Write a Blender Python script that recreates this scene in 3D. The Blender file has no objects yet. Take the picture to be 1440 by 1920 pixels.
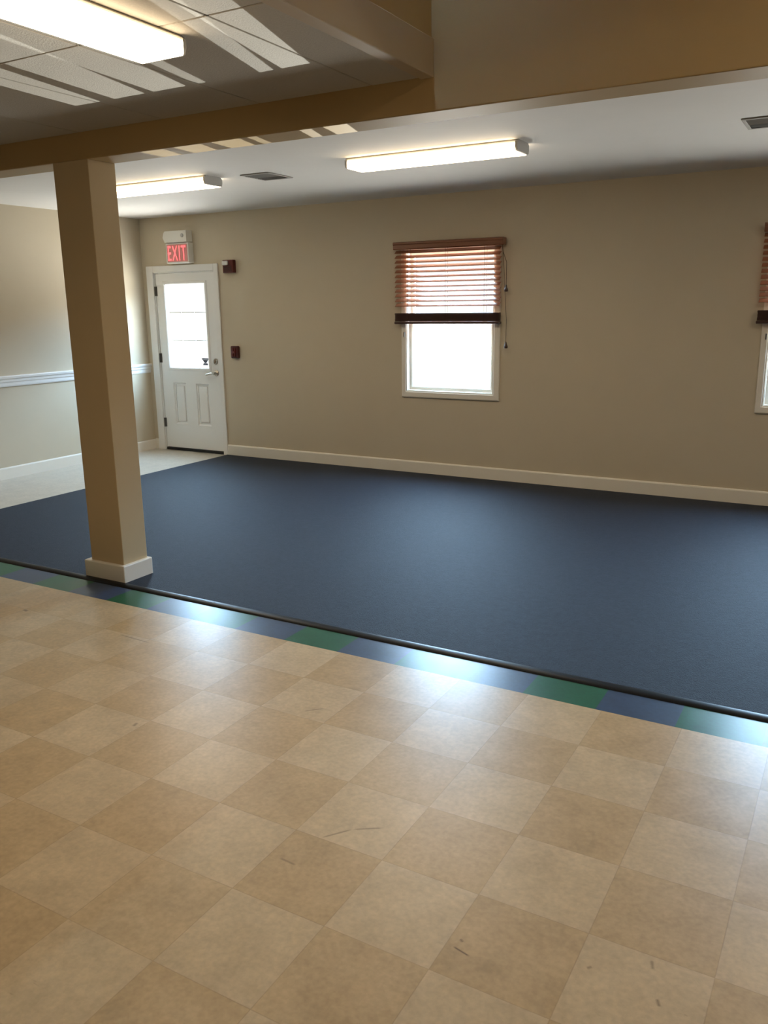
import bpy, bmesh, math, random
from mathutils import Vector, Matrix
random.seed(4)
C = bpy.context.scene.collection
SC = bpy.context.scene
PI = math.pi
CAM = Vector((0.466, -3.060, 1.566))

# ------------------------------------------------------------------ helpers
class MB:
    """collects shapes in a bmesh and links them as ONE mesh object"""
    def __init__(s): s.bm = bmesh.new()
    def box(s, x0, x1, y0, y1, z0, z1, bev=0.0, seg=2):
        r = bmesh.ops.create_cube(s.bm, size=1.0)
        for v in r['verts']:
            v.co = Vector(((x0+x1)/2+v.co.x*(x1-x0), (y0+y1)/2+v.co.y*(y1-y0), (z0+z1)/2+v.co.z*(z1-z0)))
        if bev > 0:
            es = list({e for v in r['verts'] for e in v.link_edges})
            bmesh.ops.bevel(s.bm, geom=es, offset=bev, segments=seg, profile=0.5, affect='EDGES')
        return s
    def prism(s, pts, axis, a, b):
        """polygon pts in the two other axes (cyclic order), extruded along axis from a to b"""
        def mk(t, p):
            if axis == 'x': return Vector((t, p[0], p[1]))
            if axis == 'y': return Vector((p[0], t, p[1]))
            return Vector((p[0], p[1], t))
        A = [s.bm.verts.new(mk(a, p)) for p in pts]; B = [s.bm.verts.new(mk(b, p)) for p in pts]
        n = len(pts)
        s.bm.faces.new(A); s.bm.faces.new(B[::-1])
        for i in range(n): s.bm.faces.new((A[i], B[i], B[(i+1) % n], A[(i+1) % n]))
        return s
    def frame(s, x0, x1, z0, z1, wl, wr, wb, wt, prof):
        """mitred picture frame in the xz plane; prof = list of (t 0 outer..1 inner, y)"""
        rings = []
        for t, y in prof:
            rings.append([s.bm.verts.new((x, y, z)) for x, z in
                ((x0+wl*t, z0+wb*t), (x1-wr*t, z0+wb*t), (x1-wr*t, z1-wt*t), (x0+wl*t, z1-wt*t))])
        n = len(rings)
        for k in range(n):
            a, b = rings[k], rings[(k+1) % n]
            for i in range(4): s.bm.faces.new((a[i], a[(i+1) % 4], b[(i+1) % 4], b[i]))
        return s
    def cyl(s, p, q, r, r2=None, seg=16):
        p, q = Vector(p), Vector(q); d = q-p
        m = Matrix.Translation((p+q)/2) @ d.to_track_quat('Z', 'Y').to_matrix().to_4x4()
        bmesh.ops.create_cone(s.bm, cap_ends=True, segments=seg, radius1=r, radius2=r if r2 is None else r2, depth=d.length, matrix=m)
        return s
    def lathe(s, prof, o, axis='z', seg=20):
        rings = []
        for r, h in prof:
            ring = []
            for i in range(seg):
                a = 2*PI*i/seg; c, d = r*math.cos(a), r*math.sin(a)
                p = {'z': (c, d, h), 'y': (c, h, d), 'x': (h, c, d)}[axis]
                ring.append(s.bm.verts.new(Vector(o)+Vector(p)))
            rings.append(ring)
        for a, b in zip(rings, rings[1:]):
            for i in range(seg): s.bm.faces.new((a[i], a[(i+1) % seg], b[(i+1) % seg], b[i]))
        s.bm.faces.new(rings[0]); s.bm.faces.new(rings[-1][::-1])
        return s
    def tube(s, pts, r, seg=8):
        for a, b in zip(pts, pts[1:]): s.cyl(a, b, r, seg=seg)
        return s
    def build(s, name, mat, parent=None, smooth=False):
        bmesh.ops.recalc_face_normals(s.bm, faces=s.bm.faces)
        me = bpy.data.meshes.new(name); s.bm.to_mesh(me); s.bm.free()
        me.materials.append(mat)
        if smooth:
            for p in me.polygons: p.use_smooth = True
            try: me.set_sharp_from_angle(angle=math.radians(35))
            except Exception: pass
        o = bpy.data.objects.new(name, me); C.objects.link(o)
        if parent is not None:
            o.parent = parent
            o.matrix_parent_inverse = Matrix.Translation(-parent.location)
        return o

def tag(o, label=None, cat=None, group=None, kind=None):
    if label: o['label'] = label
    if cat: o['category'] = cat
    if group: o['group'] = group
    if kind: o['kind'] = kind
    return o
def empty(name, loc):
    o = bpy.data.objects.new(name, None); o.empty_display_size = .1; C.objects.link(o); o.location = loc
    return o
def copy_tree(o, parent=None):
    c = o.copy(); C.objects.link(c)
    if parent is not None: c.parent = parent; c.matrix_parent_inverse = o.matrix_parent_inverse.copy()
    for ch in list(o.children): copy_tree(ch, c)
    return c
def at(v, Y, u=None):
    """a length read on the plane y=4.019 brought along the sight line to plane Y (x if u is None, else z)"""
    k = (Y-CAM.y)/(4.019-CAM.y)
    o = CAM.x if u is None else CAM.z
    return o+(v-o)*k

# ------------------------------------------------------------------ materials
def nodes(name):
    m = bpy.data.materials.new(name); m.use_nodes = True
    nt = m.node_tree; b = nt.nodes['Principled BSDF']
    return m, nt, b
def N(nt, t, **kw):
    n = nt.nodes.new(t)
    for k, v in kw.items():
        if k.startswith('i_'):
            k2 = k[2:]; n.inputs[int(k2) if k2.isdigit() else k2.replace('_', ' ')].default_value = v
        else: setattr(n, k, v)
    return n
def L(nt, a, b): nt.links.new(a, b)
def math_(nt, op, a, b=None, c=None, clamp=False):
    n = N(nt, 'ShaderNodeMath', operation=op); n.use_clamp = clamp
    for i, v in enumerate((a, b, c)):
        if v is None: continue
        if isinstance(v, (int, float)): n.inputs[i].default_value = v
        else: L(nt, v, n.inputs[i])
    return n.outputs[0]
def mixc(nt, fac, a, b, mode='MIX'):
    n = N(nt, 'ShaderNodeMix', data_type='RGBA', blend_type=mode)
    for i, v in ((0, fac), (6, a), (7, b)):
        if isinstance(v, (int, float)): n.inputs[i].default_value = v
        elif isinstance(v, (tuple, list)): n.inputs[i].default_value = (*v[:3], 1)
        else: L(nt, v, n.inputs[i])
    return n.outputs[2]
def plain(name, col, rough=.5, metal=0, spec=.5, bump=0, bscale=200, var=0.0, vscale=6):
    m, nt, b = nodes(name)
    b.inputs['Base Color'].default_value = (*col, 1); b.inputs['Roughness'].default_value = rough
    b.inputs['Metallic'].default_value = metal; b.inputs['Specular IOR Level'].default_value = spec
    g = N(nt, 'ShaderNodeNewGeometry')
    if var:
        n = N(nt, 'ShaderNodeTexNoise', i_Scale=vscale, i_Detail=5); L(nt, g.outputs['Position'], n.inputs['Vector'])
        L(nt, mixc(nt, n.outputs[0], [c*(1-var) for c in col], [min(1, c*(1+var)) for c in col]), b.inputs['Base Color'])
    if bump:
        n = N(nt, 'ShaderNodeTexNoise', i_Scale=bscale, i_Detail=3); L(nt, g.outputs['Position'], n.inputs['Vector'])
        bp = N(nt, 'ShaderNodeBump', i_Strength=bump, i_Distance=.002); L(nt, n.outputs[0], bp.inputs['Height'])
        L(nt, bp.outputs[0], b.inputs['Normal'])
    return m
def emis(name, col, st, base=(.8, .8, .8)):
    m, nt, b = nodes(name)
    b.inputs['Base Color'].default_value = (*base, 1); b.inputs['Roughness'].default_value = .4
    b.inputs['Emission Color'].default_value = (*col, 1); b.inputs['Emission Strength'].default_value = st
    return m

M = {}
M['wall'] = plain('wall_paint', (.565, .495, .375), .55, spec=.3, bump=.15, bscale=260, var=.025)
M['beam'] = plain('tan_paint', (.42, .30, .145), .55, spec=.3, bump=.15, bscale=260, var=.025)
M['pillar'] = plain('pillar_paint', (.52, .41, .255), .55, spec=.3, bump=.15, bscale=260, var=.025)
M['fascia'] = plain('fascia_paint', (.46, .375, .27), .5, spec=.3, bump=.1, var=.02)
M['ceil'] = plain('ceiling_paint', (.74, .725, .70), .7, spec=.2, bump=.2, bscale=180, var=.02)
M['trim'] = plain('trim_paint', (.78, .74, .66), .35, spec=.4, var=.02)
M['white'] = plain('door_paint', (.80, .80, .79), .35, spec=.4, var=.015)
M['metalwhite'] = plain('enamel_white', (.72, .68, .60), .35, spec=.5)
M['greymetal'] = plain('grey_enamel', (.42, .41, .39), .4)
M['nickel'] = plain('brushed_nickel', (.50, .46, .40), .3, metal=1)
M['hinge'] = plain('dark_hinge', (.12, .11, .10), .4, metal=.7)
M['rubber'] = plain('black_rubber', (.005, .005, .006), .35, spec=.2)
M['black'] = plain('black_sill', (.006, .006, .006), .6)
M['sticker'] = plain('dark_decal', (.05, .055, .08), .6)
M['redbox'] = plain('red_enamel', (.10, .012, .010), .35)
M['redplate'] = plain('red_plate', (.07, .013, .012), .4)
M['redlever'] = plain('red_lever', (.16, .03, .025), .35)
M['lens'] = plain('strobe_lens', (.7, .68, .64), .15)
M['dark'] = plain('duct_dark', (.02, .02, .02), .8)
M['vent'] = plain('vent_enamel', (.40, .39, .37), .4)
M['cord'] = plain('brown_cord', (.06, .035, .022), .8)
M['whitebox'] = plain('white_plastic', (.76, .75, .70), .45)
M['muntin'] = plain('white_grille', (.85, .85, .85), .5)
M['exitface'] = emis('exit_panel', (1.0, .10, .11), .07, (.50, .27, .25))
M['exitletter'] = emis('exit_letters', (1.0, .13, .14), 1.25, (.7, .1, .1))
LAMP = (1.0, .80, .55)
M['tube'] = emis('lit_diffuser', LAMP, 7.5)
LAMP_W = 4.5

def glass():
    m = bpy.data.materials.new('window_glass'); m.use_nodes = True; nt = m.node_tree; nt.nodes.clear()
    o = N(nt, 'ShaderNodeOutputMaterial'); t = N(nt, 'ShaderNodeBsdfTransparent'); g = N(nt, 'ShaderNodeBsdfGlossy')
    t.inputs[0].default_value = (.93, .95, .95, 1); g.inputs['Roughness'].default_value = .02
    lw = N(nt, 'ShaderNodeLayerWeight'); lw.inputs[0].default_value = .5
    f = N(nt, 'ShaderNodeMath', operation='MULTIPLY_ADD'); L(nt, math_(nt, 'POWER', lw.outputs['Facing'], 5.0), f.inputs[0])
    f.inputs[1].default_value = .96; f.inputs[2].default_value = .04
    x = N(nt, 'ShaderNodeMixShader'); L(nt, f.outputs[0], x.inputs[0]); L(nt, t.outputs[0], x.inputs[1]); L(nt, g.outputs[0], x.inputs[2])
    L(nt, x.outputs[0], o.inputs[0]); return m
M['glass'] = glass()

def wood(name, a, b_, rough=.35):
    m, nt, b = nodes(name)
    g = N(nt, 'ShaderNodeTexCoord'); mp = N(nt, 'ShaderNodeMapping'); mp.inputs['Scale'].default_value = (2.5, 60, 60)
    L(nt, g.outputs['Object'], mp.inputs[0]); n = N(nt, 'ShaderNodeTexNoise', i_Scale=1.5, i_Detail=6); L(nt, mp.outputs[0], n.inputs['Vector'])
    L(nt, mixc(nt, n.outputs[0], a, b_), b.inputs['Base Color']); b.inputs['Roughness'].default_value = rough
    return m
M['wood'] = wood('reddish_wood', (.15, .055, .026), (.27, .115, .06))
M['woodslat'] = wood('slat_wood', (.20, .075, .035), (.36, .16, .09), .3)
M['wooddark'] = wood('dark_wood', (.035, .017, .013), (.075, .036, .027))

T = .3048
def floor_mat():
    m, nt, b = nodes('vinyl_tile')
    g = N(nt, 'ShaderNodeNewGeometry'); P = g.outputs['Position']
    sx = N(nt, 'ShaderNodeSeparateXYZ'); L(nt, P, sx.inputs[0]); X, Y = sx.outputs[0], sx.outputs[1]
    fx = math_(nt, 'DIVIDE', X, T); fy = math_(nt, 'DIVIDE', Y, T)
    ix = math_(nt, 'FLOOR', fx); iy = math_(nt, 'FLOOR', fy)
    par = math_(nt, 'FLOORED_MODULO', math_(nt, 'ADD', ix, iy), 2.0)      # 1 = light tile
    cv = N(nt, 'ShaderNodeCombineXYZ'); L(nt, ix, cv.inputs[0]); L(nt, iy, cv.inputs[1])
    wn = N(nt, 'ShaderNodeTexWhiteNoise', noise_dimensions='3D'); L(nt, cv.outputs[0], wn.inputs[0])
    # offset the mottling per tile
    off = N(nt, 'ShaderNodeVectorMath', operation='MULTIPLY_ADD'); off.inputs[1].default_value = (9, 9, 9)
    L(nt, wn.outputs['Color'], off.inputs[0]); L(nt, P, off.inputs[2])
    n1 = N(nt, 'ShaderNodeTexNoise', i_Scale=9.0, i_Detail=6, i_Roughness=.62); L(nt, off.outputs[0], n1.inputs['Vector'])
    n2 = N(nt, 'ShaderNodeTexNoise', i_Scale=60.0, i_Detail=4); L(nt, off.outputs[0], n2.inputs['Vector'])
    light = (.560, .432, .270); darkc = (.485, .345, .185)
    f = math_(nt, 'ADD', math_(nt, 'MULTIPLY', par, .72), math_(nt, 'MULTIPLY', wn.outputs[0], .30), clamp=True)
    col = mixc(nt, f, darkc, light)
    rm = N(nt, 'ShaderNodeMapRange'); rm.inputs[1].default_value = .3; rm.inputs[2].default_value = .7; rm.inputs[3].default_value = .88; rm.inputs[4].default_value = 1.10
    L(nt, n1.outputs[0], rm.inputs[0])
    rm2 = N(nt, 'ShaderNodeMapRange'); rm2.inputs[1].default_value = .3; rm2.inputs[2].default_value = .7; rm2.inputs[3].default_value = .90; rm2.inputs[4].default_value = 1.09
    L(nt, n2.outputs[0], rm2.inputs[0])
    mot = math_(nt, 'MULTIPLY', rm.outputs[0], rm2.outputs[0])
    gc = N(nt, 'ShaderNodeCombineXYZ')
    for k in range(3): L(nt, mot, gc.inputs[k])
    col = mixc(nt, 1.0, col, gc.outputs[0], 'MULTIPLY')
    # seams
    def seam(v, w):
        fr = math_(nt, 'FRACT', v); d = math_(nt, 'MINIMUM', fr, math_(nt, 'SUBTRACT', 1.0, fr))
        return math_(nt, 'SUBTRACT', 1.0, math_(nt, 'DIVIDE', d, w), clamp=True)
    sm = math_(nt, 'MAXIMUM', seam(fx, .007), seam(fy, .007))
    ns = N(nt, 'ShaderNodeTexNoise', i_Scale=5.0, i_Detail=3); L(nt, P, ns.inputs['Vector'])
    sfac = math_(nt, 'MULTIPLY', sm, math_(nt, 'MULTIPLY', ns.outputs[0], .75))
    col = mixc(nt, sfac, col, (.22, .14, .075))
    # scuffs: short dark flecks
    mp = N(nt, 'ShaderNodeMapping'); mp.inputs['Rotation'].default_value = (0, 0, .6); mp.inputs['Scale'].default_value = (5, 16, 1)
    L(nt, P, mp.inputs[0]); nv = N(nt, 'ShaderNodeTexNoise', i_Scale=1.6, i_Detail=7, i_Roughness=.7); L(nt, mp.outputs[0], nv.inputs['Vector'])
    sr = N(nt, 'ShaderNodeMapRange'); sr.inputs[1].default_value = .66; sr.inputs[2].default_value = .74; sr.inputs[3].default_value = 0; sr.inputs[4].default_value = .42
    L(nt, nv.outputs[0], sr.inputs[0])
    col = mixc(nt, sr.outputs[0], col, (.20, .125, .07))
    # a few individual scratches left on the tiles: (ax, ay, bx, by, half width, strength)
    for ax, ay, bx, by, w, st in SCRATCH:
        d = Vector((bx-ax, by-ay, 0)); dl = d.length; d.normalize()
        sub = N(nt, 'ShaderNodeVectorMath', operation='SUBTRACT'); sub.inputs[1].default_value = (ax, ay, 0); L(nt, P, sub.inputs[0])
        dt = N(nt, 'ShaderNodeVectorMath', operation='DOT_PRODUCT'); dt.inputs[1].default_value = d; L(nt, sub.outputs[0], dt.inputs[0])
        cr = N(nt, 'ShaderNodeVectorMath', operation='DOT_PRODUCT'); cr.inputs[1].default_value = (-d.y, d.x, 0); L(nt, sub.outputs[0], cr.inputs[0])
        along = math_(nt, 'SUBTRACT', 1.0, math_(nt, 'DIVIDE', math_(nt, 'ABSOLUTE', math_(nt, 'SUBTRACT', dt.outputs['Value'], dl/2)), dl/2), clamp=True)
        across = math_(nt, 'SUBTRACT', 1.0, math_(nt, 'DIVIDE', math_(nt, 'ABSOLUTE', cr.outputs['Value']), w), clamp=True)
        k = math_(nt, 'MULTIPLY', math_(nt, 'MULTIPLY', across, st), math_(nt, 'MINIMUM', 1.0, math_(nt, 'MULTIPLY', along, 3.0)))
        col = mixc(nt, k, col, (.09, .05, .03))
    # the blue and green border row
    kx = math_(nt, 'FLOOR', math_(nt, 'DIVIDE', math_(nt, 'ADD', X, .026), T))
    pg = math_(nt, 'FLOORED_MODULO', kx, 2.0)                              # 0 green, 1 blue
    bc = mixc(nt, pg, (.006, .105, .050), (.028, .058, .125))
    bcv = mixc(nt, 1.0, bc, gc.outputs[0], 'MULTIPLY')
    isb = math_(nt, 'MULTIPLY', math_(nt, 'GREATER_THAN', Y, 0.0), math_(nt, 'LESS_THAN', Y, .262))
    col = mixc(nt, isb, col, bcv)
    walk = math_(nt, 'MULTIPLY', math_(nt, 'GREATER_THAN', Y, .262), math_(nt, 'LESS_THAN', X, -5.3))
    wc = mixc(nt, 1.0, (.52, .475, .40), gc.outputs[0], 'MULTIPLY')  # walkway: reflected daylight put into a paler, greyer tile colour
    wc = mixc(nt, sfac, wc, (.35, .29, .22))
    col = mixc(nt, walk, col, wc)
    L(nt, col, b.inputs['Base Color'])
    rr = N(nt, 'ShaderNodeMapRange'); rr.inputs[1].default_value = .3; rr.inputs[2].default_value = .7; rr.inputs[3].default_value = .29; rr.inputs[4].default_value = .33; rr.clamp = True
    L(nt, n1.outputs[0], rr.inputs[0]); L(nt, rr.outputs[0], b.inputs['Roughness'])
    b.inputs['Specular IOR Level'].default_value = .5
    bp = N(nt, 'ShaderNodeBump', i_Strength=.10, i_Distance=.002); L(nt, n1.outputs[0], bp.inputs['Height']); L(nt, bp.outputs[0], b.inputs['Normal'])
    return m
SCRATCH = []
def carpet_mat():
    m, nt, b = nodes('navy_carpet')
    g = N(nt, 'ShaderNodeNewGeometry'); P = g.outputs['Position']
    n = N(nt, 'ShaderNodeTexNoise', i_Scale=220, i_Detail=3); L(nt, P, n.inputs['Vector'])
    n2 = N(nt, 'ShaderNodeTexNoise', i_Scale=26, i_Detail=5); L(nt, P, n2.inputs['Vector'])
    f = math_(nt, 'ADD', math_(nt, 'MULTIPLY', n.outputs[0], .7), math_(nt, 'MULTIPLY', n2.outputs[0], .3))
    r = N(nt, 'ShaderNodeMapRange'); r.inputs[1].default_value = .35; r.inputs[2].default_value = .65; L(nt, f, r.inputs[0])
    L(nt, mixc(nt, r.outputs[0], (.008, .010, .016), (.023, .027, .039)), b.inputs['Base Color'])
    b.inputs['Roughness'].default_value = .62; b.inputs['Specular IOR Level'].default_value = .13; b.inputs['Specular Tint'].default_value = (.70, .82, 1, 1)
    b.inputs['Sheen Weight'].default_value = .06; b.inputs['Sheen Roughness'].default_value = .5; b.inputs['Sheen Tint'].default_value = (.70, .82, 1, 1)
    bp = N(nt, 'ShaderNodeBump', i_Strength=.7, i_Distance=.004); L(nt, n.outputs[0], bp.inputs['Height']); L(nt, bp.outputs[0], b.inputs['Normal'])
    return m
def tileceil_mat():
    m, nt, b = nodes('ceiling_tile')
    g = N(nt, 'ShaderNodeNewGeometry'); P = g.outputs['Position']
    n = N(nt, 'ShaderNodeTexNoise', i_Scale=160, i_Detail=4); L(nt, P, n.inputs['Vector'])
    n2 = N(nt, 'ShaderNodeTexNoise', i_Scale=5, i_Detail=3); L(nt, P, n2.inputs['Vector'])
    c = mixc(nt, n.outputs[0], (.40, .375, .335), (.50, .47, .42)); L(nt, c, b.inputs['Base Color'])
    b.inputs['Roughness'].default_value = .85; b.inputs['Specular IOR Level'].default_value = .2
    bp = N(nt, 'ShaderNodeBump', i_Strength=.5, i_Distance=.003); L(nt, n.outputs[0], bp.inputs['Height']); L(nt, bp.outputs[0], b.inputs['Normal'])
    return m

# scratches, placed where the photograph shows them
SCRATCH += [(-.285, -1.427, -.235, -1.438, .004, .9), (-.280, -1.395, -.269, -1.402, .006, .6), (-.824, -1.214, -.764, -1.135, .005, .6), (-.764, -1.135, -.681, -1.081, .005, .55),
            (-.879, -1.354, -.816, -1.358, .006, .5), (-2.615, -.328, -2.411, -.335, .006, .6), (-3.354, -.316, -3.312, -.322, .014, .8), (-1.854, -.980, -1.863, -.951, .011, .6),
            (.198, -1.348, .208, -1.370, .006, .6), (.161, -1.234, .170, -1.264, .006, .5), (-1.344, -.562, -1.282, -.502, .006, .5), (.029, -1.336, .039, -1.325, .006, .5)]
M['floor'] = floor_mat(); M['carpet'] = carpet_mat(); M['tileceil'] = tileceil_mat()

# ------------------------------------------------------------------ the setting
XL, XR, YB, YF = -6.61, 2.45, 4.0, -5.2
YP, YQ = .275, .46            # beam: near and far face
ZB, ZM, ZT, ZH = 2.335, 2.52, 2.467, 3.15
XS = -1.185                   # edge of the tile ceiling
def st(o): o['kind'] = 'structure'; return o

st(MB().box(XL-.15, XR+.15, YF-.15, YB+.15, -.12, 0).build('floor', M['floor']))

# door and window openings in the back wall
DX0, DX1, DZ1 = at(-6.478, YB), at(-5.590, YB), at(1.965, YB, 1)
WX0, WX1, WZ0, WZ1 = at(-3.318, YB), at(-2.440, YB), at(.780, YB, 1), 2.05
DW = 3.095                     # second window to the right of the first
V0, V1 = WX0+DW, WX1+DW
b = MB()
b.box(XL-.15, DX0, YB, YB+.15, 0, ZH); b.box(DX0, DX1, YB, YB+.15, DZ1, ZH); b.box(DX1, WX0, YB, YB+.15, 0, ZH)
b.box(WX0, WX1, YB, YB+.15, 0, WZ0); b.box(WX0, WX1, YB, YB+.15, WZ1, ZH); b.box(WX1, V0, YB, YB+.15, 0, ZH)
b.box(V0, V1, YB, YB+.15, 0, WZ0); b.box(V0, V1, YB, YB+.15, WZ1, ZH); b.box(V1, XR+.15, YB, YB+.15, 0, ZH)
st(b.build('wall_back', M['wall']))
st(MB().box(XL-.15, XL, YF-.15, YB, 0, ZH).build('wall_left', M['wall']))
st(MB().box(XR, XR+.15, YF-.15, YB, 0, ZH).build('wall_right', M['wall']))
st(MB().box(XL, XR, YF-.15, YF, 0, ZH).build('wall_front', M['wall']))
ceil = st(MB().box(XL, XR, YQ, YB, ZM, ZM+.1).build('ceiling', M['ceil']))
st(MB().box(XS-.002, XR, YF, YP, ZH, ZH+.1).build('ceiling_high', M['ceil']))
# tile ceiling: single tiles lying in thin tee bars
tl = MB(); tb = MB()
ys = [-.76+1.22*k for k in range(-4, 1)]; xs = [-1.475-.59*k for k in range(0, 10)]
ysx = [YF]+[y for y in ys if y > YF]+[YP]; xsx = [XS]+[x for x in xs if x > XL+.1]+[XL]
g = .0035
for i in range(len(xsx)-1):
    for j in range(len(ysx)-1):
        tl.box(xsx[i+1]+g, xsx[i]-g, ysx[j]+g, ysx[j+1]-g, ZT, ZT+.016, .0025, 1)
tc = tl.build('ceiling_tiled', M['tileceil']); st(tc)
for x in xsx[1:-1]: tb.box(x-.011, x+.011, YF, YP, ZT+.0035, ZT+.03)
for y in ysx[1:-1]: tb.box(XL, XS, y-.011, y+.011, ZT+.0035, ZT+.03)
M['tee'] = plain('tee_bar', (.36, .32, .26), .5)
tb.build('ceiling_tee_bars', M['tee'], tc)
st(MB().box(XL, XS-.065, YF, YP, ZT+.05, ZT+.07).build('ceiling_deck', M['dark']))

# beam, soffit and pillar
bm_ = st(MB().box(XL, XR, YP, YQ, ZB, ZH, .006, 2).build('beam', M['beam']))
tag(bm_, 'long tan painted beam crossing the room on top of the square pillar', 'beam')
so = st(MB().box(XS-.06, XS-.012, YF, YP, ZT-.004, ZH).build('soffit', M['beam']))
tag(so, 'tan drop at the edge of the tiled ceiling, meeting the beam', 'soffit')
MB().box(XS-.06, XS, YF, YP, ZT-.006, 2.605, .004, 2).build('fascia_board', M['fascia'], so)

PX0, PX1 = -3.475, -3.207
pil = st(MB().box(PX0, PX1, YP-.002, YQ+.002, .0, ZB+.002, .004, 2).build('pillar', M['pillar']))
tag(pil, 'square tan pillar with a cream base standing at the carpet edge', 'pillar')
pb = MB()
x0, x1, y0, y1 = -3.513, -3.184, .248, .478
pb.box(x0, x1, y0, y1, .0, .108, .006, 2)
pb.build('base_trim', M['trim'], pil)

# baseboards, chair rail
def base_prof(h, t): return [(0, 0), (t, 0), (t, h-.012), (t-.004, h-.004), (t*.35, h), (0, h)]
DCX1 = at(-5.545, YB)         # right outer edge of the door casing
p = [(YB-a, z) for a, z in base_prof(.118, .016)]
st(MB().prism(p, 'x', DCX1+.002, XR).build('baseboard_back', M['trim']))
DCX0 = at(-6.561, YB)
st(MB().prism(p, 'x', XL+.016, DCX0-.001).build('baseboard_corner', M['trim']))
p = [(XL+a, z) for a, z in base_prof(.110, .016)]
st(MB().prism(p, 'y', YF, YB).build('baseboard_left', M['trim']))
cr = [(XL, .868), (XL+.010, .868), (XL+.014, .880), (XL+.014, .905), (XL+.022, .915), (XL+.022, .935), (XL+.034, .945), (XL+.036, .962), (XL+.028, .970), (XL, .970)]
st(MB().prism(cr, 'y', YF, YB).build('trim_1', M['white']))

# carpet and its rubber edge strip
cp = MB(); cp.box(-5.535, XR-.001, .250, YB-.017, .0, .007, .002, 1)
tag(cp.build('carpet', M['carpet']), 'navy blue low pile carpet spread from rubber edge strip to back wall', 'carpet')
es = MB().prism([(.198, 0), (.2475, 0), (.2475, .0095), (.238, .0105), (.220, .0085), (.204, .004)], 'x', XL+.017, XR-.001)
tag(es.build('transition_strip', M['rubber'], smooth=True), 'black rubber strip between navy carpet and green and blue tiles', 'floor strip')

# ------------------------------------------------------------------ the door
d1 = empty('door_1', ((DX0+DX1)/2, YB, 0)); st(d1)
tag(d1, 'white exterior door with bright glazed upper half under the exit sign', 'door')
yc = YB-.018
cz1 = at(2.021, YB, 1)
b = MB()
b.box(DCX0, DX0+.012, yc, YB, 0, cz1, .004); b.box(DX1-.012, DCX1, yc, YB, 0, cz1, .004)
b.box(DX0+.012, DX1-.012, yc, YB, DZ1-.012, cz1, .004)
b.build('casing', M['white'], d1)
b = MB()
b.box(DX0, DX0+.022, YB, YB+.13, 0, DZ1); b.box(DX1-.022, DX1, YB, YB+.13, 0, DZ1); b.box(DX0+.022, DX1-.022, YB, YB+.13, DZ1-.022, DZ1)
sy = YB+.0545
b.box(DX0+.0215, DX0+.036, sy, sy+.02, 0, DZ1-.0215); b.box(DX1-.036, DX1-.0215, sy, sy+.02, 0, DZ1-.0215); b.box(DX0+.036, DX1-.036, sy, sy+.02, DZ1-.040, DZ1-.0215)
b.build('jamb', M['white'], d1)
SX0, SX1, SZ0, SZ1 = DX0+.026, DX1-.026, .034, DZ1-.028
YS = YB+.008                   # face of the slab
GX0, GX1, GZ0, GZ1 = at(-6.318, YS), at(-5.748, YS), at(.930, YS, 1), at(1.826, YS, 1)
pan = [(at(-6.290, YS), at(-6.105, YS), .300, .765), (at(-5.958, YS), at(-5.770, YS), .300, .765)]
b = MB()
th = .044
b.box(SX0, GX0-.0, YS, YS+th, GZ0, SZ1); b.box(GX1, SX1, YS, YS+th, GZ0, SZ1); b.box(GX0, GX1, YS, YS+th, GZ1, SZ1)
pz0, pz1 = .300, .765
b.box(SX0, SX1, YS, YS+th, SZ0, pz0); b.box(SX0, SX1, YS, YS+th, pz1, GZ0)
b.box(SX0, pan[0][0], YS, YS+th, pz0, pz1); b.box(pan[0][1], pan[1][0], YS, YS+th, pz0, pz1); b.box(pan[1][1], SX1, YS, YS+th, pz0, pz1)
for (a0, a1, c0, c1) in pan:    # sunk moulding with a raised field
    b.box(a0, a1, YS+.020, YS+th, c0, c1)
    b.frame(a0, a1, c0, c1, .02, .02, .02, .02, [(0, YS), (.5, YS+.010), (1, YS+.011), (1, YS+.02), (0, YS+.02)])
    b.box(a0+.034, a1-.034, YS+.004, YS+.022, c0+.034, c1-.034, .008, 2)
slab = b.build('door_slab', M['white'], d1)
b = MB(); b.frame(GX0-.030, GX1+.030, GZ0-.030, GZ1+.030, .036, .036, .036, .036, [(0, YS), (.15, YS-.008), (.7, YS-.010), (1, YS-.002), (1, YS+.02), (0, YS+.004)])
b.build('glass_frame', M['white'], slab)
MB().box(GX0, GX1, YS+.016, YS+.020, GZ0, GZ1).build('pane', M['glass'], slab)
b = MB()
for k in (1, 2):
    z = GZ0+(GZ1-GZ0)*k/3; b.box(GX0+.002, GX1-.002, YS+.022, YS+.026, z-.0035, z+.0035)
    x = GX0+(GX1-GX0)*k/3; b.box(x-.0025, x+.0025, YS+.022, YS+.026, GZ0+.002, GZ1-.002)
b.build('glazing_grille', M['muntin'], slab)
sx0, sx1, sz0, sz1 = at(-5.862, YS), at(-5.762, YS), at(.965, YS, 1), at(1.040, YS, 1)
b = MB()
w = sx1-sx0; h = sz1-sz0
for poly in ([(0, 1), (1, 1), (.97, .78), (.03, .78)], [(.10, .76), (.90, .76), (.62, .30), (.38, .30)], [(.22, .28), (.78, .28), (.86, 0), (.14, 0)]):
    b.prism([(sx0+u*w, sz0+v*h) for u, v in poly], 'y', YS+.0140, YS+.0156)
o = b.build('sticker', M['sticker'], slab); o['label'] = 'dark blue-grey sticker in lower corner of the glass'
for z in (1.755, 1.034, .313):
    b = MB(); x = SX0-.004
    b.cyl((x, YB-.006, z-.05), (x, YB-.006, z+.05), .008, seg=12); b.box(x-.016, x+.018, YB-.003, YB+.010, z-.05, z+.05)
    b.build('hinge', M['hinge'], d1, True)
kx = at(-5.652, YS)
b = MB(); zc = at(1.008, YS, 1)
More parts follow.
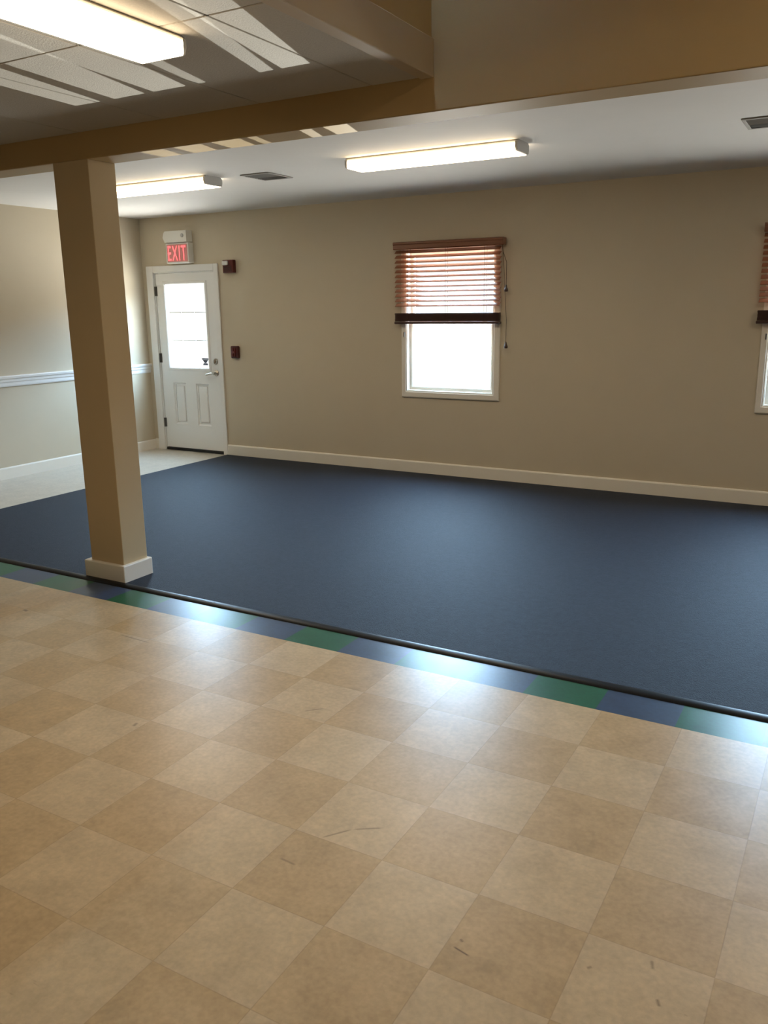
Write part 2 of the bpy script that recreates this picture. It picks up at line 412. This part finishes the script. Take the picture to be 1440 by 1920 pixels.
b.lathe([(.031, 0), (.031, -.008), (.024, -.018), (.012, -.019)], (kx, YS, zc), 'y'); b.box(kx-.006, kx+.006, YS-.036, YS-.016, zc-.018, zc+.018, .003)
b.build('deadbolt', M['nickel'], d1, True)
b = MB(); zc = at(.884, YS, 1)
b.lathe([(.032, 0), (.032, -.008), (.016, -.020), (.013, -.052), (.015, -.062)], (kx, YS, zc), 'y')
b.tube([(kx, YS-.052, zc), (kx-.05, YS-.056, zc-.004), (kx-.105, YS-.050, zc-.016)], .0095, 12)
b.build('lever_handle', M['nickel'], d1, True)
MB().box(DX0+.022, DX1-.022, YB-.004, YB+.13, 0.0005, .030, .003).build('threshold', M['black'], d1)

# ------------------------------------------------------------------ windows
def make_window():
    w = empty('window_1', ((WX0+WX1)/2, YB, WZ0)); st(w)
    ox0, ox1, oz0 = at(-3.376, YB-.018), at(-2.388, YB-.018), at(.724, YB-.018, 1)
    oz1 = WZ1+.062
    b = MB(); b.frame(ox0, ox1, oz0, oz1, WX0+.008-ox0, ox1-WX1+.008, WZ0+.008-oz0, oz1-WZ1+.008,
                      [(0, YB), (0, YB-.014), (.12, YB-.018), (.75, YB-.018), (.86, YB-.013), (1, YB-.012), (1, YB+.004)])
    b.build('casing', M['trim'], w)
    b = MB(); t = .014
    b.box(WX0, WX0+t, YB, YB+.12, WZ0, WZ1); b.box(WX1-t, WX1, YB, YB+.12, WZ0, WZ1)
    b.box(WX0+t, WX1-t, YB, YB+.12, WZ0, WZ0+t); b.box(WX0+t, WX1-t, YB, YB+.12, WZ1-t, WZ1)
    b.build('jamb', M['trim'], w)
    for nm, z0, z1, yy in (('sash', WZ0+t, 1.44, YB+.030), ('sash', 1.41, WZ1-t, YB+.062)):
        b = MB(); b.frame(WX0+t, WX1-t, z0, z1, .034, .034, .036, .036, [(0, yy), (.7, yy), (1, yy+.010), (1, yy+.03), (0, yy+.03)])
        s = b.build(nm, M['trim'], w)
        MB().box(WX0+t+.030, WX1-t-.030, yy+.014, yy+.018, z0+.032, z1-.032).build('pane', M['glass'], s)
    o = MB().box(ox0+.030, ox0+.040, YB-.030, YB-.017, 1.285, 1.330, .002).build('hold_down_bracket', M['hinge'], w)
    return w
w1 = make_window()
tag(w1, 'white framed window nearer the door, bright below a half-lowered wooden blind', 'window', 'white framed windows')
w2 = copy_tree(w1); w2.name = 'window_2'; w2.location.x += DW
tag(w2, 'white framed window cut off by the right edge of the photo', 'window')

# ------------------------------------------------------------------ blinds
def make_blind():
    yc = YB-.052
    X0, X1 = at(-3.436, yc), at(-2.386, yc)
    ztop = at(2.130, yc, 1)
    r = empty('window_blind', ((X0+X1)/2, yc, at(1.40, yc, 1)))
    b = MB()                      # valance: front board with returns
    vx0, vx1 = at(-3.452, YB-.09), at(-2.372, YB-.09)
    b.prism([(YB-.092, ztop), (YB-.104, ztop-.006), (YB-.104, ztop-.018), (YB-.098, ztop-.026), (YB-.098, ztop-.058), (YB-.090, ztop-.066), (YB-.086, ztop-.066), (YB-.086, ztop)], 'x', vx0, vx1)
    b.box(vx0, vx0+.010, YB-.090, YB-.020, ztop-.062, ztop-.002, .002); b.box(vx1-.010, vx1, YB-.090, YB-.020, ztop-.062, ztop-.002, .002)
    b.build('valance', M['wood'], r)
    MB().box(X0+.004, X1-.004, YB-.080, YB-.024, ztop-.045, ztop-.004, .002).build('head_rail', M['wood'], r)
    zs = [at(2.045, yc, 1)-.0425*k for k in range(12)]
    b = MB(); tilt = math.radians(TILT)
    for z in zs:
        pts = []
        for k in range(7):
            u = -.025+.05*k/6; c = .0022*(1-(u/.025)**2)
            pts.append((u, c+.0014))
        pts += [(u, c-.0028) for u, c in reversed(pts)]
        pr = [(yc+u*math.cos(tilt)-c*math.sin(tilt), z+u*math.sin(tilt)+c*math.cos(tilt)) for u, c in pts]
        b.prism(pr, 'x', X0+.006, X1-.006)
    b.build('slats', M['woodslat'], r)
    b = MB()                      # gathered slats on the bottom rail
    zb = at(1.402, yc, 1); z = zb+.024
    while z < at(1.498, yc, 1):
        b.box(X0+.004+random.uniform(0, .004), X1-.004-random.uniform(0, .004), yc-.025+random.uniform(-.002, .002), yc+.025, z, z+.0036, .001, 1); z += .0041
    b.build('gathered_slats', M['wooddark'], r)
    MB().box(X0, X1, yc-.027, yc+.027, zb, zb+.021, .005, 3).build('bottom_rail', M['wooddark'], r)
    for f in (.14, .5, .86):
        x = X0+(X1-X0)*f
        MB().tube([(x, yc-.027, ztop-.03), (x, yc-.027, zb+.012), (x, yc+.027, zb+.012), (x, yc+.027, ztop-.03)], .0011, 6).build('ladder_cord', M['cord'], r)
    for x, z1, top in ((at(-2.338, YB-.07), at(1.70, YB-.07, 1), 2.07), (at(-2.330, YB-.07), at(1.216, YB-.07, 1), 2.06)):
        b = MB(); xa = vx1-.02
        b.tube([(xa, YB-.07, ztop-.04), (xa+.012, YB-.07, ztop-.12), (x, YB-.07, z1+.22), (x, YB-.07, z1+.02)], .0022, 6)
        c = b.build('lift_cord', M['cord'], r)
        b = MB(); b.lathe([(.003, .034), (.007, .028), (.010, .010), (.016, -.004), (.017, -.016), (.013, -.024)], (x, YB-.07, z1), 'z', 14)
        b.build('tassel', M['wooddark'], c, True)
    return r
TILT = 33
bl = make_blind()
tag(bl, 'half-lowered brown wooden slat blind with cords and tassels at its right side', 'blind', 'wooden window blinds')
b2 = copy_tree(bl); b2.location.x += DW
tag(b2, 'brown wooden slat blind cut off by the right edge of the photo', 'blind')

# ------------------------------------------------------------------ exit sign, alarm devices
ye = YB-.078
ex = empty('exit_sign', (at(-6.014, ye), YB, at(2.02, ye, 1)))
tag(ex, 'red lit exit sign with white emergency light box on top above the white door', 'exit sign')
ax0, ax1 = at(-6.172, 3.92), at(-5.856, 3.92)
X0, X1, Z0, Z1 = -6.170, -5.852, 2.034, 2.240
MB().box(X0, X1, ye, YB, Z0, Z1, .006).build('housing', M['whitebox'], ex)
MB().box(X0+.018, X1-.018, ye-.004, ye+.002, Z0+.016, Z1-.014, .002).build('lit_panel', M['exitface'], ex)
cu = bpy.data.curves.new('exit_text', 'FONT'); cu.body = 'EXIT'; cu.size = .2; cu.extrude = .0015; cu.align_x = 'CENTER'; cu.align_y = 'CENTER'
cu.offset = 0; cu.space_character = 1.22
to = bpy.data.objects.new('tmp', cu); C.objects.link(to); bpy.context.view_layer.update()
me = bpy.data.meshes.new_from_object(to.evaluated_get(bpy.context.evaluated_depsgraph_get()))
bpy.data.objects.remove(to); bpy.data.curves.remove(cu)
xsv = [v.co.x for v in me.vertices]; zsv = [v.co.y for v in me.vertices]
mx, mz = (max(xsv)+min(xsv))/2, (max(zsv)+min(zsv))/2
fx, fz = .248/(max(xsv)-min(xsv)), .148/(max(zsv)-min(zsv))
for v in me.vertices:
    v.co = Vector(((X0+X1)/2+(v.co.x-mx)*fx, ye-.0055-v.co.z, (Z0+Z1)/2+(v.co.y-mz)*fz))
me.materials.clear(); me.materials.append(M['exitletter'])
lt = bpy.data.objects.new('lettering', me); C.objects.link(lt); lt.parent = ex; lt.matrix_parent_inverse = Matrix.Translation(-ex.location)
b = MB(); b.prism([(X0-.022, 2.300), (X0-.006, 2.345), (X0+.010, 2.362), (X1-.010, 2.362), (X1-.010, 2.246), (X0+.002, 2.246)], 'y', ye-.012, YB)
eb = b.build('emergency_light_box', M['whitebox'], ex)
b = MB(); b.lathe([(.020, 0), (.020, -.006), (.014, -.012), (.006, -.012)], (X1-.066, ye-.012, 2.312), 'y')
b.build('test_lamp', M['greymetal'], eb, True)

yf = YB-.05
sx0, sx1, sz0, sz1 = at(-5.488, yf), at(-5.350, yf), at(1.922, yf, 1), at(2.052, yf, 1)
sb = empty('fire_alarm_strobe', ((sx0+sx1)/2, YB, sz0))
tag(sb, 'dark red fire alarm strobe with clear lens on the wall beside the door top', 'fire alarm')
MB().box(sx0, sx1, yf, YB, sz0, sz1, .006).build('housing', M['redbox'], sb)
MB().box(sx0+.008, sx1-.055, yf-.026, yf+.002, sz1-.054, sz1-.010, .010, 3).build('lens', M['lens'], sb)
b = MB()
for k in range(5): b.box(sx0+.02, sx1-.02, yf-.003, yf+.001, sz0+.016+k*.012, sz0+.021+k*.012)
b.build('sounder_grille', M['dark'], sb)

px0, px1, pz0, pz1 = at(-5.445, YB-.04), at(-5.345, YB-.04), at(1.047, YB-.04, 1), at(1.176, YB-.04, 1)
ps = empty('fire_alarm_pull_station', ((px0+px1)/2, YB, pz0))
tag(ps, 'small dark red fire alarm pull station on the wall beside the door handle', 'fire alarm')
MB().box(px0, px1, YB-.040, YB, pz0, pz1, .012, 3).build('housing', M['redplate'], ps)
b = MB(); b.box(px0+.032, px0+.042, YB-.050, YB-.036, pz0+.020, pz1-.020, .003); b.box(px1-.042, px1-.032, YB-.050, YB-.036, pz0+.020, pz1-.020, .003)
b.box(px0+.030, px1-.030, YB-.056, YB-.036, (pz0+pz1)/2-.012, (pz0+pz1)/2+.012, .004)
b.build('pull_handle', M['redlever'], ps)

# ------------------------------------------------------------------ ceiling lamps
def make_lamp(name='ceiling_light'):
    """fixture along local x, hanging from z=0 downwards, 1.2 m long; origin in its middle at the ceiling"""
    r = empty(name, (0, 0, 0))
    b = MB(); b.prism([(-.078, 0), (.078, 0), (.090, -.010), (.090, -.024), (-.090, -.024), (-.090, -.010)], 'x', -.60, .60)
    b.build('housing', M['metalwhite'], r)
    b = MB(); b.prism([(-.097, -.020), (-.099, -.030), (-.098, -.062), (-.094, -.067), (.094, -.067), (.098, -.062), (.099, -.030), (.097, -.020)], 'x', -.588, .588)
    b.build('diffuser', M['tube'], r)
    ld = bpy.data.lights.new('tube_light', 'AREA'); ld.shape = 'RECTANGLE'; ld.size = 1.10; ld.size_y = .13
    ld.energy = LAMP_W; ld.color = LAMP; ld.spread = math.radians(150)
    lo = bpy.data.objects.new('tube_light', ld); C.objects.link(lo); lo.location = (0, 0, -.068); lo.parent = r; lo['kind'] = 'helper'
    for s in (-1, 1):
        b = MB(); b.prism([(-.080, 0), (-.098, -.014), (-.099, -.040), (-.092, -.060), (-.084, -.064), (.084, -.064), (.092, -.060), (.099, -.040), (.098, -.014), (.080, 0)], 'x', s*.588, s*.604)
        b.build('end_cap', M['greymetal'], r)
    return r
def place(o, x, y, z, rz): o.location = (x, y, z); o.rotation_euler = (0, 0, rz)
GL = 'ceiling fluorescent lights'
la = make_lamp(); lb = copy_tree(la); lc = copy_tree(la); l1 = copy_tree(la); l3 = copy_tree(la)
place(la, -2.085, 2.085, ZM, 0); tag(la, 'lit fluorescent ceiling light hanging in front of the blind window', 'ceiling light', GL)
place(lb, -4.525, 2.110, ZM, 0); tag(lb, 'lit fluorescent ceiling light partly hidden behind the tan pillar', 'ceiling light', GL)
place(lc, .95, 2.085, ZM, 0); tag(lc, 'lit fluorescent ceiling light beyond the right ceiling vent', 'ceiling light', GL)
place(l1, -1.762, -.650-.605, ZT, PI/2); tag(l1, 'large lit fluorescent light under the tiled ceiling', 'ceiling light', GL)
place(l3, .8, -1.1, ZH, PI/2); tag(l3, 'lit fluorescent light on the high ceiling behind the soffit', 'ceiling light', GL)

# ------------------------------------------------------------------ ceiling vents
def make_vent():
    r = empty('ceiling_vent', (0, 0, 0)); hx, hy = .130, .155
    b = MB()
    b.box(-hx, hx, -hy, -hy+.022, -.008, 0, .003); b.box(-hx, hx, hy-.022, hy, -.008, 0, .003)
    b.box(-hx, -hx+.022, -hy+.022, hy-.022, -.008, 0, .003); b.box(hx-.022, hx, -hy+.022, hy-.022, -.008, 0, .003)
    b.build('frame', M['vent'], r)
    b = MB()
    for k in range(10):
        y = -hy+.036+k*(2*hy-.072)/9; s = -1 if k < 5 else 1
        b.prism([(y-.009*s, -.010), (y-.007*s, -.011), (y+.009*s, -.001), (y+.007*s, -.0005)], 'x', -hx+.022, hx-.022)
    b.build('louvers', M['vent'], r)
    MB().box(-hx+.02, hx-.02, -hy+.02, hy-.02, -.0008, -.0002).build('duct_shade_plate', M['dark'], r)  # dark plate, the duct's shade put into its colour; no hole behind
    return r
v1 = make_vent(); v1.location = (-3.585, 2.320, ZM)
tag(v1, 'louvred ceiling vent between the two far fluorescent lights', 'vent', 'ceiling vents')
v2 = copy_tree(v1); v2.location = (-.140, 2.290, ZM)
tag(v2, 'louvred ceiling vent near the right edge of the photo', 'vent')

# ------------------------------------------------------------------ light
SKY, GROUND = 48.0, 31.0
wd = bpy.data.worlds.new('World'); SC.world = wd; wd.use_nodes = True
nt = wd.node_tree; bg = nt.nodes['Background']; bg.inputs[0].default_value = (.47, .72, 1.0, 1)
bg2 = nt.nodes.new('ShaderNodeBackground'); bg2.inputs[0].default_value = (1.0, .95, .88, 1)
bgs = nt.nodes.new('ShaderNodeAddShader'); L(nt, bg.outputs[0], bgs.inputs[0]); L(nt, bg2.outputs[0], bgs.inputs[1]); L(nt, bgs.outputs[0], nt.nodes['World Output'].inputs[0])
# bright sky above, sunlit paving below, dimmer horizon belt added so slats stay visible
g_ = N(nt, 'ShaderNodeTexCoord'); sx_ = N(nt, 'ShaderNodeSeparateXYZ'); L(nt, g_.outputs['Generated'], sx_.inputs[0])
up = N(nt, 'ShaderNodeMapRange', interpolation_type='SMOOTHSTEP'); up.inputs[1].default_value = .105; up.inputs[2].default_value = .20; up.inputs[3].default_value = 0; up.inputs[4].default_value = SKY
dn = N(nt, 'ShaderNodeMapRange', interpolation_type='SMOOTHSTEP'); dn.inputs[1].default_value = -.13; dn.inputs[2].default_value = -.30; dn.inputs[3].default_value = 1.2; dn.inputs[4].default_value = GROUND
L(nt, sx_.outputs[2], up.inputs[0]); L(nt, sx_.outputs[2], dn.inputs[0])
L(nt, up.outputs[0], bg.inputs[1]); L(nt, dn.outputs[0], bg2.inputs[1])

for nm, x0, x1, z0, z1 in (('portal', WX0, WX1, WZ0, WZ1), ('portal', V0, V1, WZ0, WZ1), ('portal', DX0, DX1, .8, DZ1)):
    ld = bpy.data.lights.new('daylight_portal', 'AREA'); ld.shape = 'RECTANGLE'; ld.size = x1-x0; ld.size_y = z1-z0
    ld.cycles.is_portal = True
    o = bpy.data.objects.new('daylight_portal', ld); C.objects.link(o); o.location = ((x0+x1)/2, YB+.16, (z0+z1)/2)
    o.rotation_euler = (-PI/2, 0, 0); o['kind'] = 'helper'

# sunlight thrown back by shiny surfaces parked outside the window: low narrow beams that climb to the ceiling
def glint(xb, width, xs_, energy, y=7.0, z=.25):
    """beam from (xs_, y, z) through the window to x=xb on the beam at y=.36"""
    ld = bpy.data.lights.new('sun_glint', 'SPOT'); ld.energy = energy; ld.color = (1, .96, .88)
    ld.shadow_soft_size = .003; ld.spot_blend = .02
    src = Vector((xs_, y, z)); tgt = Vector((xb, .36, 1.66)); d = tgt-src
    half_v = math.radians(7); half_h = math.atan(width*1.45/2/d.length)
    ld.spot_size = 2*half_v
    o = bpy.data.objects.new('sun_glint', ld); C.objects.link(o); o.location = src
    o.rotation_euler = d.to_track_quat('-Z', 'Y').to_euler()
    o.scale = (math.tan(half_h)/math.tan(half_v), 1, 1)
    tag(o, kind='helper')
for xb, wdt, xs_, e in ((-2.77, .15, -3.55, 1), (-2.54, .17, -3.67, 1), (-2.30, .17, -3.36, 1), (-2.145, .05, -3.47, .8), (-1.85, .06, -3.71, .9), (-1.69, .12, -3.27, 1.1)):
    glint(xb, wdt, xs_, 4500*e)

# ------------------------------------------------------------------ camera
cam = bpy.data.cameras.new('camera'); co = bpy.data.objects.new('camera', cam); C.objects.link(co)
yaw, pit, rol = .52004945, .24042694, -.01273631
F = Vector((-math.sin(yaw)*math.cos(pit), math.cos(yaw)*math.cos(pit), -math.sin(pit)))
R = Vector((math.cos(yaw), math.sin(yaw), 0)); U = R.cross(F)
R2 = math.cos(rol)*R+math.sin(rol)*U; U2 = -math.sin(rol)*R+math.cos(rol)*U
co.matrix_world = Matrix(((R2.x, U2.x, -F.x, CAM.x), (R2.y, U2.y, -F.y, CAM.y), (R2.z, U2.z, -F.z, CAM.z), (0, 0, 0, 1)))
cam.sensor_fit = 'VERTICAL'; cam.sensor_height = 24; cam.lens = 24*1574.08/1920; cam.clip_start = .02
SC.camera = co
SC.view_settings.view_transform = 'Standard'; SC.view_settings.look = 'None'
SC.view_settings.exposure = .35; SC.view_settings.gamma = 1; SC.view_settings.use_curve_mapping = False
SC.cycles.max_bounces = 10; SC.cycles.diffuse_bounces = 6; SC.cycles.transparent_max_bounces = 12
SC.cycles.caustics_reflective = False; SC.cycles.caustics_refractive = False
SC.cycles.use_denoising = True
